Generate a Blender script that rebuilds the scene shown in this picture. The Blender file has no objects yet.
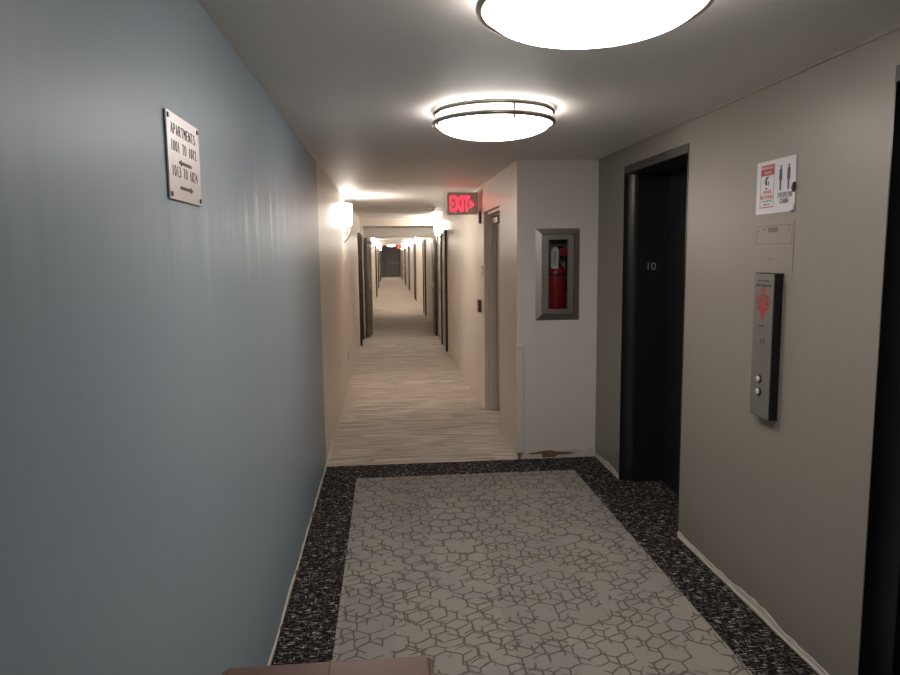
import bpy, bmesh, math, random
from mathutils import Vector, Matrix
random.seed(7)
C = bpy.context.scene.collection
PI = math.pi

# ------------------------------------------------------------------ measures
XL, XR, XC, YW, H = -0.5234, 1.6964, 1.0365, 5.476, 2.42
CAMZ = 1.6903
YB = -2.6            # back of the lobby
YF = 15.0            # cross-corridor fire doors
YE = 57.0            # corridor end
FXL, FXR = -0.45, 1.075   # corridor walls beyond the fire doors

# ------------------------------------------------------------------ materials
def mat(name):
    m = bpy.data.materials.new(name); m.use_nodes = True
    nt = m.node_tree; b = nt.nodes['Principled BSDF']
    return m, nt, b

def N(nt, t, **kw):
    n = nt.nodes.new(t)
    for k, v in kw.items(): setattr(n, k, v)
    return n

def plain(name, col, rough=0.5, metal=0.0, emit=None, estr=0.0, noise=0.06, scale=30, spec=0.5, coat=0.0):
    m, nt, b = mat(name)
    b.inputs['Roughness'].default_value = rough
    b.inputs['Metallic'].default_value = metal
    b.inputs['Specular IOR Level'].default_value = spec
    b.inputs['Coat Weight'].default_value = coat
    tc = N(nt, 'ShaderNodeTexCoord'); nz = N(nt, 'ShaderNodeTexNoise')
    nz.inputs['Scale'].default_value = scale; nz.inputs['Detail'].default_value = 3
    nt.links.new(tc.outputs['Object'], nz.inputs['Vector'])
    mx = N(nt, 'ShaderNodeMix', data_type='RGBA')
    mx.inputs[6].default_value = tuple(c*(1-noise) for c in col)+(1,)
    mx.inputs[7].default_value = tuple(min(1, c*(1+noise)) for c in col)+(1,)
    nt.links.new(nz.outputs['Fac'], mx.inputs[0])
    nt.links.new(mx.outputs[2], b.inputs['Base Color'])
    if emit:
        b.inputs['Emission Color'].default_value = emit+(1,)
        b.inputs['Emission Strength'].default_value = estr
    return m

def paint(name, col, rough=0.38, bump=0.12, noise=0.03, spec=0.5):
    """rolled semi-gloss wall paint: faint vertical roller streaks and slight colour drift"""
    m, nt, b = mat(name)
    b.inputs['Roughness'].default_value = rough
    b.inputs['Specular IOR Level'].default_value = spec
    tc = N(nt, 'ShaderNodeTexCoord'); mp = N(nt, 'ShaderNodeMapping')
    mp.inputs['Scale'].default_value = (7, 7, 0.7)
    nt.links.new(tc.outputs['Object'], mp.inputs['Vector'])
    nz = N(nt, 'ShaderNodeTexNoise'); nz.inputs['Scale'].default_value = 1.0; nz.inputs['Detail'].default_value = 2
    nt.links.new(mp.outputs['Vector'], nz.inputs['Vector'])
    n2 = N(nt, 'ShaderNodeTexNoise'); n2.inputs['Scale'].default_value = 1.2; n2.inputs['Detail'].default_value = 4
    nt.links.new(tc.outputs['Object'], n2.inputs['Vector'])
    mx = N(nt, 'ShaderNodeMix', data_type='RGBA')
    mx.inputs[6].default_value = tuple(c*(1-noise) for c in col)+(1,)
    mx.inputs[7].default_value = tuple(c*(1+noise) for c in col)+(1,)
    nt.links.new(n2.outputs['Fac'], mx.inputs[0]); nt.links.new(mx.outputs[2], b.inputs['Base Color'])
    bp = N(nt, 'ShaderNodeBump'); bp.inputs['Strength'].default_value = bump; bp.inputs['Distance'].default_value = 0.02
    nt.links.new(nz.outputs['Fac'], bp.inputs['Height']); nt.links.new(bp.outputs['Normal'], b.inputs['Normal'])
    return m

def brushed(name, col, rough=0.35, sc=(2, 2, 200), noise=0.12):
    m, nt, b = mat(name)
    b.inputs['Metallic'].default_value = 1.0; b.inputs['Roughness'].default_value = rough
    tc = N(nt, 'ShaderNodeTexCoord'); mp = N(nt, 'ShaderNodeMapping'); mp.inputs['Scale'].default_value = sc
    nt.links.new(tc.outputs['Object'], mp.inputs['Vector'])
    nz = N(nt, 'ShaderNodeTexNoise'); nz.inputs['Scale'].default_value = 3; nz.inputs['Detail'].default_value = 4
    nt.links.new(mp.outputs['Vector'], nz.inputs['Vector'])
    mx = N(nt, 'ShaderNodeMix', data_type='RGBA')
    mx.inputs[6].default_value = tuple(c*(1-noise) for c in col)+(1,)
    mx.inputs[7].default_value = tuple(min(1, c*(1+noise)) for c in col)+(1,)
    nt.links.new(nz.outputs['Fac'], mx.inputs[0]); nt.links.new(mx.outputs[2], b.inputs['Base Color'])
    return m

def glow(name, col, s):
    m, nt, b = mat(name)
    b.inputs['Base Color'].default_value = (0.85, 0.84, 0.8, 1)
    b.inputs['Roughness'].default_value = 0.4
    b.inputs['Emission Color'].default_value = col+(1,)
    b.inputs['Emission Strength'].default_value = s
    return m

def glass_mat(name, tint=(0.9, 0.93, 0.92), refl=0.08):
    m = bpy.data.materials.new(name); m.use_nodes = True
    nt = m.node_tree; nt.nodes.clear()
    o = N(nt, 'ShaderNodeOutputMaterial'); t = N(nt, 'ShaderNodeBsdfTransparent'); g = N(nt, 'ShaderNodeBsdfGlossy')
    t.inputs['Color'].default_value = tint+(1,); g.inputs['Roughness'].default_value = 0.05
    x = N(nt, 'ShaderNodeMixShader'); x.inputs[0].default_value = refl
    nt.links.new(t.outputs[0], x.inputs[1]); nt.links.new(g.outputs[0], x.inputs[2]); nt.links.new(x.outputs[0], o.inputs['Surface'])
    return m

def math_(nt, op, a, b=None, c=None):
    n = N(nt, 'ShaderNodeMath', operation=op)
    for i, v in enumerate((a, b, c)):
        if v is None: continue
        if isinstance(v, (int, float)): n.inputs[i].default_value = v
        else: nt.links.new(v, n.inputs[i])
    return n.outputs[0]

def vmath(nt, op, a, b=None, s=None):
    n = N(nt, 'ShaderNodeVectorMath', operation=op)
    for i, v in enumerate((a, b)):
        if v is None: continue
        if isinstance(v, tuple): n.inputs[i].default_value = v
        else: nt.links.new(v, n.inputs[i])
    if s is not None: n.inputs['Scale'].default_value = s
    return n.outputs['Value'] if op in ('DOT_PRODUCT', 'LENGTH', 'DISTANCE') else n.outputs['Vector']

def mixc(nt, f, a, b):
    n = N(nt, 'ShaderNodeMix', data_type='RGBA')
    for s, v in ((0, f), (6, a), (7, b)):
        if isinstance(v, (int, float)): n.inputs[s].default_value = v
        elif isinstance(v, tuple): n.inputs[s].default_value = v+(1,)
        else: nt.links.new(v, n.inputs[s])
    return n.outputs[2]

def hexdist(nt, p):
    """distance to the nearest line of a hexagon lattice (cell width 1)"""
    r = (1.0, 1.7320508, 1.0); h = (0.5, 0.8660254, 0.0)
    def cell(q):
        n = N(nt, 'ShaderNodeVectorMath', operation='WRAP')
        nt.links.new(q, n.inputs[0]); n.inputs[1].default_value = (r[0], r[1], 1); n.inputs[2].default_value = (0, 0, 0)
        return vmath(nt, 'SUBTRACT', n.outputs[0], h)
    flat = vmath(nt, 'MULTIPLY', p, (1, 1, 0))
    a = cell(flat); b = cell(vmath(nt, 'SUBTRACT', flat, h))
    def flat2(v): return vmath(nt, 'MULTIPLY', v, (1, 1, 0))
    a = flat2(a); b = flat2(b)
    def hd(v):
        q = vmath(nt, 'ABSOLUTE', v)
        s = N(nt, 'ShaderNodeSeparateXYZ'); nt.links.new(q, s.inputs[0])
        d = vmath(nt, 'DOT_PRODUCT', q, (0.5, 0.8660254, 0))
        return math_(nt, 'MAXIMUM', s.outputs[0], d)
    return math_(nt, 'SUBTRACT', 0.5, math_(nt, 'MINIMUM', hd(a), hd(b)))

def carpet_pattern():
    m, nt, b = mat('patterned_carpet')
    b.inputs['Roughness'].default_value = 0.95; b.inputs['Specular IOR Level'].default_value = 0.1
    tc = N(nt, 'ShaderNodeTexCoord'); P = tc.outputs['Object']
    # planks 0.25 m wide, 1 m long: give each a phase and a tone
    sx = N(nt, 'ShaderNodeSeparateXYZ'); nt.links.new(P, sx.inputs[0])
    col = math_(nt, 'FLOOR', math_(nt, 'MULTIPLY', sx.outputs[0], 4.0))
    row = math_(nt, 'FLOOR', math_(nt, 'ADD', sx.outputs[1], math_(nt, 'MULTIPLY', col, 0.37)))
    cb = N(nt, 'ShaderNodeCombineXYZ'); nt.links.new(col, cb.inputs[0]); nt.links.new(row, cb.inputs[1])
    wn = N(nt, 'ShaderNodeTexWhiteNoise', noise_dimensions='3D'); nt.links.new(cb.outputs[0], wn.inputs['Vector'])
    # slight wobble of the drawn lines
    wob = N(nt, 'ShaderNodeTexNoise'); wob.inputs['Scale'].default_value = 9; nt.links.new(P, wob.inputs['Vector'])
    off = vmath(nt, 'SCALE', vmath(nt, 'SUBTRACT', wob.outputs['Color'], (0.5, 0.5, 0.5)), s=0.042)
    Pw = vmath(nt, 'ADD', P, off)
    def layer(scale, shift, perplank, thr, seed, w):
        q = vmath(nt, 'MULTIPLY', Pw, (scale, scale, 0))
        q = vmath(nt, 'ADD', q, shift)
        q = vmath(nt, 'ADD', q, vmath(nt, 'SCALE', wn.outputs['Color'], s=perplank))
        d = hexdist(nt, q)
        ln = N(nt, 'ShaderNodeMapRange'); ln.inputs[1].default_value = w*0.6; ln.inputs[2].default_value = w*1.25
        ln.inputs[3].default_value = 1; ln.inputs[4].default_value = 0; nt.links.new(d, ln.inputs[0])
        nz = N(nt, 'ShaderNodeTexNoise'); nz.inputs['Scale'].default_value = 6.5; nz.inputs['Detail'].default_value = 0
        nt.links.new(vmath(nt, 'ADD', P, seed), nz.inputs['Vector'])
        g = N(nt, 'ShaderNodeMapRange'); g.inputs[1].default_value = thr; g.inputs[2].default_value = thr+0.05
        nt.links.new(nz.outputs['Fac'], g.inputs[0])
        return math_(nt, 'MULTIPLY', ln.outputs[0], g.outputs[0])
    l1 = layer(8.5, (0, 0, 0), 0.0, 0.41, (0, 0, 0), 0.040)
    l2 = layer(8.5, (0.5, 0.29, 0), 0.5, 0.42, (5, 9, 0), 0.040)
    l3 = layer(8.5, (0.25, 0.75, 0), 0.9, 0.53, (15, 3, 0), 0.040)
    ln = math_(nt, 'MAXIMUM', l1, math_(nt, 'MAXIMUM', l2, l3))
    big = N(nt, 'ShaderNodeTexNoise'); big.inputs['Scale'].default_value = 3.0; big.inputs['Detail'].default_value = 1
    nt.links.new(vmath(nt, 'ADD', P, wn.outputs['Color']), big.inputs['Vector'])
    tone = mixc(nt, wn.outputs['Value'], CARP['a'], CARP['b'])
    cool = N(nt, 'ShaderNodeMapRange'); cool.inputs[1].default_value = 0.52; cool.inputs[2].default_value = 0.62
    nt.links.new(big.outputs['Fac'], cool.inputs[0])
    tone = mixc(nt, math_(nt, 'MULTIPLY', cool.outputs[0], 0.6), tone, CARP['cool'])
    # fine woven ribs along the planks
    wv = N(nt, 'ShaderNodeTexWave', wave_type='BANDS', bands_direction='X'); wv.inputs['Scale'].default_value = 33
    wv.inputs['Distortion'].default_value = 0.6
    nt.links.new(P, wv.inputs['Vector'])
    tuft = N(nt, 'ShaderNodeTexNoise'); tuft.inputs['Scale'].default_value = 260; tuft.inputs['Detail'].default_value = 1
    nt.links.new(P, tuft.inputs['Vector'])
    rib = math_(nt, 'ADD', math_(nt, 'MULTIPLY', wv.outputs['Fac'], 0.20), math_(nt, 'MULTIPLY', tuft.outputs['Fac'], 0.5))
    base = mixc(nt, rib, tone, mixc(nt, 0.45, tone, CARP['line']))
    out = mixc(nt, math_(nt, 'MULTIPLY', ln, 0.78), base, CARP['line'])
    # seam now and then
    fx = math_(nt, 'FRACT', math_(nt, 'MULTIPLY', sx.outputs[0], 4.0))
    seam = math_(nt, 'MULTIPLY', math_(nt, 'LESS_THAN', fx, 0.014), math_(nt, 'GREATER_THAN', wn.outputs['Value'], 0.7))
    out = mixc(nt, math_(nt, 'MULTIPLY', seam, 0.35), out, CARP['seam'])
    nt.links.new(out, b.inputs['Base Color'])
    bp = N(nt, 'ShaderNodeBump'); bp.inputs['Strength'].default_value = 0.4; bp.inputs['Distance'].default_value = 0.003
    nt.links.new(rib, bp.inputs['Height']); nt.links.new(bp.outputs['Normal'], b.inputs['Normal'])
    return m

def carpet_border():
    m, nt, b = mat('dark_border_carpet')
    b.inputs['Roughness'].default_value = 0.95; b.inputs['Specular IOR Level'].default_value = 0.1
    tc = N(nt, 'ShaderNodeTexCoord'); P = tc.outputs['Object']
    def streak(sc, thr, w):
        mp = N(nt, 'ShaderNodeMapping'); mp.inputs['Scale'].default_value = sc; nt.links.new(P, mp.inputs['Vector'])
        nz = N(nt, 'ShaderNodeTexNoise'); nz.inputs['Scale'].default_value = 1; nz.inputs['Detail'].default_value = 1.5
        nt.links.new(mp.outputs['Vector'], nz.inputs['Vector'])
        g = N(nt, 'ShaderNodeMapRange'); g.inputs[1].default_value = thr; g.inputs[2].default_value = thr+w
        nt.links.new(nz.outputs['Fac'], g.inputs[0]); return g.outputs[0]
    a = streak((28, 110, 1), 0.56, 0.07); c = streak((120, 26, 1), 0.59, 0.07)
    blk = N(nt, 'ShaderNodeTexVoronoi'); blk.distance = 'CHEBYCHEV'; blk.inputs['Scale'].default_value = 26
    nt.links.new(P, blk.inputs['Vector'])
    k = N(nt, 'ShaderNodeMapRange'); k.inputs[1].default_value = 0.18; k.inputs[2].default_value = 0.5
    nt.links.new(blk.outputs['Distance'], k.inputs[0])
    w = math_(nt, 'MAXIMUM', a, c)
    w = math_(nt, 'MULTIPLY', w, math_(nt, 'SUBTRACT', 1.0, math_(nt, 'MULTIPLY', k.outputs[0], 0.75)))
    out = mixc(nt, w, CARP['dark'], CARP['fleck'])
    nt.links.new(out, b.inputs['Base Color'])
    bp = N(nt, 'ShaderNodeBump'); bp.inputs['Strength'].default_value = 0.4; bp.inputs['Distance'].default_value = 0.003
    nt.links.new(w, bp.inputs['Height']); nt.links.new(bp.outputs['Normal'], b.inputs['Normal'])
    return m

def carpet_hall():
    m, nt, b = mat('striped_corridor_carpet')
    b.inputs['Roughness'].default_value = 0.95; b.inputs['Specular IOR Level'].default_value = 0.1
    tc = N(nt, 'ShaderNodeTexCoord'); P = tc.outputs['Object']
    sx = N(nt, 'ShaderNodeSeparateXYZ'); nt.links.new(P, sx.inputs[0])
    row = math_(nt, 'FLOOR', math_(nt, 'MULTIPLY', sx.outputs[1], 4.0))
    col = math_(nt, 'FLOOR', math_(nt, 'ADD', sx.outputs[0], math_(nt, 'MULTIPLY', row, 0.37)))
    cb = N(nt, 'ShaderNodeCombineXYZ'); nt.links.new(col, cb.inputs[0]); nt.links.new(row, cb.inputs[1])
    wn = N(nt, 'ShaderNodeTexWhiteNoise', noise_dimensions='3D'); nt.links.new(cb.outputs[0], wn.inputs['Vector'])
    mp = N(nt, 'ShaderNodeMapping'); mp.inputs['Scale'].default_value = (2.6, 42, 1)
    nt.links.new(vmath(nt, 'ADD', P, vmath(nt, 'SCALE', wn.outputs['Color'], s=0.9)), mp.inputs['Vector'])
    nz = N(nt, 'ShaderNodeTexNoise'); nz.inputs['Scale'].default_value = 1; nz.inputs['Detail'].default_value = 3.5
    nt.links.new(mp.outputs['Vector'], nz.inputs['Vector'])
    g = N(nt, 'ShaderNodeMapRange'); g.inputs[1].default_value = 0.40; g.inputs[2].default_value = 0.66
    nt.links.new(nz.outputs['Fac'], g.inputs[0])
    out = mixc(nt, g.outputs[0], CARP['hall_a'], CARP['hall_b'])
    out = mixc(nt, math_(nt, 'MULTIPLY', wn.outputs['Value'], 0.25), out, CARP['hall_b'])
    nt.links.new(out, b.inputs['Base Color'])
    return m

CARP = dict(a=(0.375, 0.337, 0.300), b=(0.315, 0.287, 0.262), cool=(0.310, 0.292, 0.290), line=(0.082, 0.069, 0.061),
            seam=(0.42, 0.38, 0.33), dark=(0.013, 0.010, 0.010), fleck=(0.42, 0.38, 0.35),
            hall_a=(0.74, 0.67, 0.60), hall_b=(0.34, 0.29, 0.25))

M = {}
M['blue'] = paint('blue_grey_wall_paint', (0.285, 0.352, 0.405), 0.41, 0.24, spec=0.36)
M['taupe'] = paint('taupe_wall_paint', (0.265, 0.235, 0.205), 0.40, 0.06, spec=0.4)
M['beige'] = paint('beige_wall_paint', (0.74, 0.665, 0.59), 0.38, 0.16)
M['alcove'] = paint('pale_wall_paint', (0.70, 0.645, 0.595), 0.5, 0.04)
M['ceil'] = paint('ceiling_paint', (0.80, 0.765, 0.735), 0.6, 0.05)
M['beam'] = paint('beam_paint', (0.62, 0.56, 0.49), 0.5, 0.03)
M['pattern'] = carpet_pattern(); M['border'] = carpet_border(); M['hall'] = carpet_hall()
M['white'] = plain('white_plastic', (0.70, 0.66, 0.60), 0.4)
M['guard'] = plain('pale_plastic_channel', (0.70, 0.645, 0.59), 0.45)
M['plaster'] = plain('torn_plaster', (0.62, 0.56, 0.49), 0.9, noise=0.25, scale=18)
M['brown'] = plain('torn_brown_paper', (0.20, 0.125, 0.08), 0.9, noise=0.5, scale=40)
M['black_metal'] = plain('black_lift_enamel', (0.012, 0.012, 0.014), 0.32, 0.0, noise=0.1)
M['black_door'] = plain('black_lift_door', (0.010, 0.010, 0.012), 0.5, 0.0, noise=0.1)
M['header'] = plain('dark_grey_header_enamel', (0.050, 0.050, 0.054), 0.35, 0.3)
M['brown_frame'] = plain('dark_brown_frame_paint', (0.035, 0.024, 0.018), 0.4)
M['taupe_door'] = plain('taupe_door_paint', (0.52, 0.455, 0.40), 0.45)
M['beige_frame'] = plain('beige_frame_paint', (0.68, 0.61, 0.53), 0.4)
M['grey_door'] = plain('grey_door_paint', (0.66, 0.61, 0.60), 0.5)
M['steel'] = brushed('stainless_steel', (0.46, 0.42, 0.39), 0.40)
M['plate'] = brushed('brushed_sign_metal', (0.60, 0.56, 0.555), 0.42, (200, 200, 2), 0.05)
M['nickel'] = brushed('brushed_nickel', (0.42, 0.38, 0.34), 0.3)
M['chrome'] = plain('chrome', (0.8, 0.78, 0.75), 0.12, 1.0)
M['leaf'] = plain('dark_taupe_door_paint', (0.13, 0.10, 0.085), 0.45)
M['button'] = plain('satin_button', (0.70, 0.67, 0.62), 0.3, 0.2)
M['ink'] = plain('dark_engraved_ink', (0.06, 0.05, 0.055), 0.6)
M['screw'] = plain('dark_screw_metal', (0.10, 0.09, 0.085), 0.35, 0.8)
M['lamp'] = glow('lit_lamp_glass', (1.0, 0.945, 0.885), 19.0)
M['sconce'] = glow('lit_sconce_glass', (1.0, 0.91, 0.80), 72.0)
M['exit_red'] = plain('lit_red_letters', (0.5, 0.02, 0.03), 0.4, emit=(1.0, 0.014, 0.042), estr=4.5)
M['exit_face'] = plain('aluminium_sign_face', (0.75, 0.68, 0.62), 0.45, 0.0)
M['red'] = plain('red_enamel', (0.36, 0.010, 0.016), 0.3, coat=0.3)
M['pull_red'] = plain('red_alarm_plastic', (0.16, 0.012, 0.014), 0.4)
M['paper'] = plain('laminated_paper', (0.60, 0.58, 0.60), 0.3, noise=0.02)
M['paper_red'] = plain('printed_red', (0.40, 0.03, 0.03), 0.4)
M['paper_pink'] = plain('printed_faded_red', (0.55, 0.17, 0.15), 0.4)
M['paper_blue'] = plain('printed_navy', (0.045, 0.045, 0.095), 0.4)
M['paper_grey'] = plain('printed_grey', (0.13, 0.125, 0.13), 0.4)
M['paper_black'] = plain('printed_black', (0.03, 0.03, 0.03), 0.4)
M['sleeve'] = plain('beige_plastic_sleeve', (0.265, 0.232, 0.198), 0.35)
M['sleeve_ink'] = plain('faded_brown_print', (0.15, 0.12, 0.085), 0.5)
M['panel'] = plain('call_panel_steel', (0.21, 0.195, 0.18), 0.45, 0.35)
M['panel_red'] = plain('faded_red_print', (0.33, 0.05, 0.05), 0.5)
M['black'] = plain('black_plastic', (0.006, 0.006, 0.007), 0.5)
M['white_num'] = plain('pale_number', (0.30, 0.30, 0.30), 0.5)
M['leather'] = plain('brown_leatherette', (0.125, 0.070, 0.055), 0.42, noise=0.15, scale=60)
M['wood'] = plain('dark_wood', (0.04, 0.022, 0.014), 0.4)
M['glass'] = glass_mat('cabinet_glass')
M['tag'] = plain('white_paper_tag', (0.75, 0.73, 0.72), 0.6)

# ------------------------------------------------------------------ mesh helpers
def new(): return bmesh.new()

def box(bm, a, b, bev=0.0):
    lo = [min(a[i], b[i]) for i in range(3)]; hi = [max(a[i], b[i]) for i in range(3)]
    r = bmesh.ops.create_cube(bm, size=1)
    for v in r['verts']:
        v.co = Vector([lo[i] + (v.co[i]+0.5)*(hi[i]-lo[i]) for i in range(3)])
    if bev:
        es = list({e for v in r['verts'] for e in v.link_edges})
        bmesh.ops.bevel(bm, geom=es, offset=bev, segments=3, affect='EDGES', profile=0.5)

def lathe(bm, prof, c=(0, 0, 0), axis='Z', n=48):
    """prof: list of (radius, height)"""
    rings = []
    for r, h in prof:
        ring = []
        for i in range(n):
            a = 2*PI*i/n; u, v = r*math.cos(a), r*math.sin(a)
            p = {'Z': (u, v, h), 'Y': (u, h, v), 'X': (h, u, v)}[axis]
            ring.append(bm.verts.new(Vector(p)+Vector(c)))
        rings.append(ring)
    for k in range(len(rings)-1):
        for i in range(n):
            bm.faces.new((rings[k][i], rings[k][(i+1) % n], rings[k+1][(i+1) % n], rings[k+1][i]))
    if prof[0][0] > 1e-6: bm.faces.new(rings[0])
    if prof[-1][0] > 1e-6: bm.faces.new(rings[-1])

def tube(bm, pts, r, n=10):
    pts = [Vector(p) for p in pts]; rings = []
    for k, p in enumerate(pts):
        t = (pts[min(k+1, len(pts)-1)] - pts[max(k-1, 0)]).normalized()
        u = t.cross(Vector((0, 0, 1)))
        if u.length < 1e-3: u = t.cross(Vector((1, 0, 0)))
        u.normalize(); w = t.cross(u); rr = r[k] if isinstance(r, (list, tuple)) else r
        rings.append([bm.verts.new(p + u*rr*math.cos(2*PI*i/n) + w*rr*math.sin(2*PI*i/n)) for i in range(n)])
    for k in range(len(rings)-1):
        for i in range(n):
            bm.faces.new((rings[k][i], rings[k][(i+1) % n], rings[k+1][(i+1) % n], rings[k+1][i]))
    bm.faces.new(rings[0]); bm.faces.new(rings[-1])

def torus(bm, c, R, r, n=64, m=10, squash=1.0):
    vs = [[bm.verts.new(Vector(c)+Vector(((R+r*math.cos(b))*math.cos(a), (R+r*math.cos(b))*math.sin(a), r*squash*math.sin(b))))
           for b in [2*PI*j/m for j in range(m)]] for a in [2*PI*i/n for i in range(n)]]
    for i in range(n):
        for j in range(m):
            bm.faces.new((vs[i][j], vs[(i+1) % n][j], vs[(i+1) % n][(j+1) % m], vs[i][(j+1) % m]))

def prism(bm, poly, fr, d0, d1):
    """poly in (u,v) of frame fr=(origin,U,V,W); extruded along W from d0 to d1"""
    o, U, V, W = fr
    a = [bm.verts.new(o+U*u+V*v+W*d0) for u, v in poly]; b = [bm.verts.new(o+U*u+V*v+W*d1) for u, v in poly]
    bm.faces.new(a[::-1]); bm.faces.new(b)
    for i in range(len(poly)):
        j = (i+1) % len(poly); bm.faces.new((a[i], a[j], b[j], b[i]))

def frame(o, facing):
    Z = Vector((0, 0, 1))
    U, W = {'+x': (Vector((0, 1, 0)), Vector((1, 0, 0))), '-x': (Vector((0, -1, 0)), Vector((-1, 0, 0))),
            '-y': (Vector((1, 0, 0)), Vector((0, -1, 0)))}[facing]
    return (Vector(o), U, Z, W)

def rect(u0, v0, u1, v1): return [(u0, v0), (u1, v0), (u1, v1), (u0, v1)]
def disc(u, v, r, n=20, ry=None): return [(u+r*math.cos(2*PI*i/n), v+(ry or r)*math.sin(2*PI*i/n)) for i in range(n)]

def obj(name, bm, m, parent=None, origin=None, smooth=None, mods=None):
    """ONE mesh object. Vertices are given in world space; the object's origin is its parent's, or 'origin'."""
    if parent is not None:
        org = world(parent)
    elif origin is not None:
        org = Vector(origin)
    else:
        org = Vector((0, 0, 0))
    bmesh.ops.recalc_face_normals(bm, faces=bm.faces[:])
    bmesh.ops.translate(bm, verts=bm.verts[:], vec=-org)
    me = bpy.data.meshes.new(name); bm.to_mesh(me); bm.free()
    for x in (m if isinstance(m, list) else [m]): me.materials.append(x)
    if smooth is not None: me.shade_auto_smooth if False else None
    o = bpy.data.objects.new(name, me); C.objects.link(o)
    if smooth:
        for p in me.polygons: p.use_smooth = True
        md = o.modifiers.new('es', 'EDGE_SPLIT'); md.split_angle = math.radians(smooth if smooth is not True else 40)
    if parent is not None: o.parent = parent
    else: o.location = org
    return o

def world(o):
    v = Vector((0, 0, 0))
    while o is not None: v = v + Vector(o.location); o = o.parent
    return v

def tag(o, label, cat, group=None):
    o['label'] = label; o['category'] = cat
    if group: o['group'] = group
    return o

def thing(name, label, cat, loc, group=None):
    o = bpy.data.objects.new(name, None); C.objects.link(o); o.location = loc; o.empty_display_size = 0.1
    return tag(o, label, cat, group)

def struct(name, bm, m, **kw):
    o = obj(name, bm, m, **kw); o['kind'] = 'structure'; return o

def struct_empty(name, loc):
    o = bpy.data.objects.new(name, None); C.objects.link(o); o.location = loc; o.empty_display_size = 0.1
    o['kind'] = 'structure'; return o

def dup(root, loc, rotz=0, label=None, group=None, name=None):
    r = root.copy(); C.objects.link(r); r.location = loc; r.rotation_euler = (0, 0, rotz)
    if name: r.name = name
    if label: r['label'] = label
    if group: r['group'] = group
    def rec(src, dst):
        for ch in [c for c in src.children]:
            c = ch.copy(); C.objects.link(c); c.parent = dst; rec(ch, c)
    rec(root, r)
    return r

def text(name, s, size, fr, u, v, m, parent=None, depth=0.0008, width=None, align='CENTER', lift=0.0, bold=0.0):
    cu = bpy.data.curves.new('t', 'FONT'); cu.body = s; cu.size = size; cu.align_x = align; cu.align_y = 'CENTER'
    cu.extrude = depth/2; cu.offset = bold; cu.resolution_u = 3
    t = bpy.data.objects.new('t', cu); C.objects.link(t)
    bpy.context.view_layer.update()
    dg = bpy.context.evaluated_depsgraph_get()
    me = bpy.data.meshes.new_from_object(t.evaluated_get(dg), depsgraph=dg)
    bpy.data.objects.remove(t); bpy.data.curves.remove(cu)
    xs = [q.co.x for q in me.vertices]; k = 1.0
    if width and xs: k = width/(max(xs)-min(xs))
    o_, U, V, W = fr; org = world(parent) if parent is not None else Vector((0, 0, 0))
    for q in me.vertices:
        c = q.co.copy(); q.co = o_ + U*(u+c.x*k) + V*(v+c.y) + W*(lift+depth/2+c.z) - org
    me.materials.clear(); me.materials.append(m); me.name = name
    o = bpy.data.objects.new(name, me); C.objects.link(o)
    if parent is not None: o.parent = parent
    return o

def mono(name, s, size, fr, u, v, m, parent, pitch, lift=0.0, wide=0.72):
    """engraved fixed-pitch lettering, one mesh per line"""
    bm = bmesh.new(); o_, U, V, W = fr; org = world(parent); n = len(s)
    for i, ch in enumerate(s):
        if ch == ' ': continue
        cu = bpy.data.curves.new('t', 'FONT'); cu.body = ch; cu.size = size; cu.extrude = 0.0004; cu.align_y = 'CENTER'; cu.resolution_u = 3
        cu.offset = -0.0004
        t = bpy.data.objects.new('t', cu); C.objects.link(t); bpy.context.view_layer.update()
        dg = bpy.context.evaluated_depsgraph_get(); me = bpy.data.meshes.new_from_object(t.evaluated_get(dg), depsgraph=dg)
        bpy.data.objects.remove(t); bpy.data.curves.remove(cu)
        xs = [q.co.x for q in me.vertices]; cx = (max(xs)+min(xs))/2; k = min(1.0, pitch*wide/(max(xs)-min(xs)))
        for q in me.vertices:
            c = q.co.copy(); q.co = o_ + U*(u+(i-(n-1)/2)*pitch+(c.x-cx)*k) + V*(v+c.y) + W*(lift+0.0004+c.z) - org
        bm.from_mesh(me); bpy.data.meshes.remove(me)
    me = bpy.data.meshes.new(name); bm.to_mesh(me); bm.free(); me.materials.append(m)
    o = bpy.data.objects.new(name, me); C.objects.link(o); o.parent = parent
    return o

# ------------------------------------------------------------------ the setting
b = new()   # floor slabs
box(b, (XL-0.2, YB-0.2, -0.1), (XR+0.6, YW, 0)); struct('floor', b, M['border'])
b = new(); box(b, (XL-0.2, YW, -0.1), (XR+0.6, YE+0.2, 0.0)); struct('floor.001', b, M['hall'])
b = new(); box(b, (-0.265, YB+0.35, 0.0), (1.425, 5.135, 0.004)); struct('floor.002', b, M['pattern'])

b = new(); box(b, (XL-0.2, YB-0.2, H), (XR+0.6, YF, H+0.1)); struct('ceiling', b, M['ceil'])
b = new(); box(b, (XL-0.2, YF, H), (XR+0.6, YE+0.2, H+0.1)); struct('ceiling.001', b, M['ceil'])

b = new(); box(b, (XL-0.2, YB, 0), (XL, YW+0.03, H)); struct('wall_left', b, M['blue'])
b = new(); box(b, (XL-0.2, YW+0.03, 0), (XL, YF, H)); struct('wall_left.001', b, M['beige'])
b = new(); box(b, (XL-0.2, YF, 0), (FXL, YE, H)); struct('wall_left.002', b, M['beige'])
b = new(); box(b, (XL-0.2, YB-0.2, 0), (XR+0.6, YB, H)); struct('wall_back', b, M['taupe'])

# right lobby wall with two lift openings
L1, L2, Ln1, Ln2, LT, LX = 3.815, 4.868, 1.175, 2.230, 2.292, 2.03
b = new()
for y0, y1 in ((YB, Ln1), (Ln2, L1), (L2, YW+0.12)): box(b, (XR, y0, 0), (XR+0.2, y1, H))
for y0, y1 in ((Ln1, Ln2), (L1, L2)): box(b, (XR, y0, LT), (XR+0.2, y1, H))
struct('wall_right', b, M['taupe'])

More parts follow.
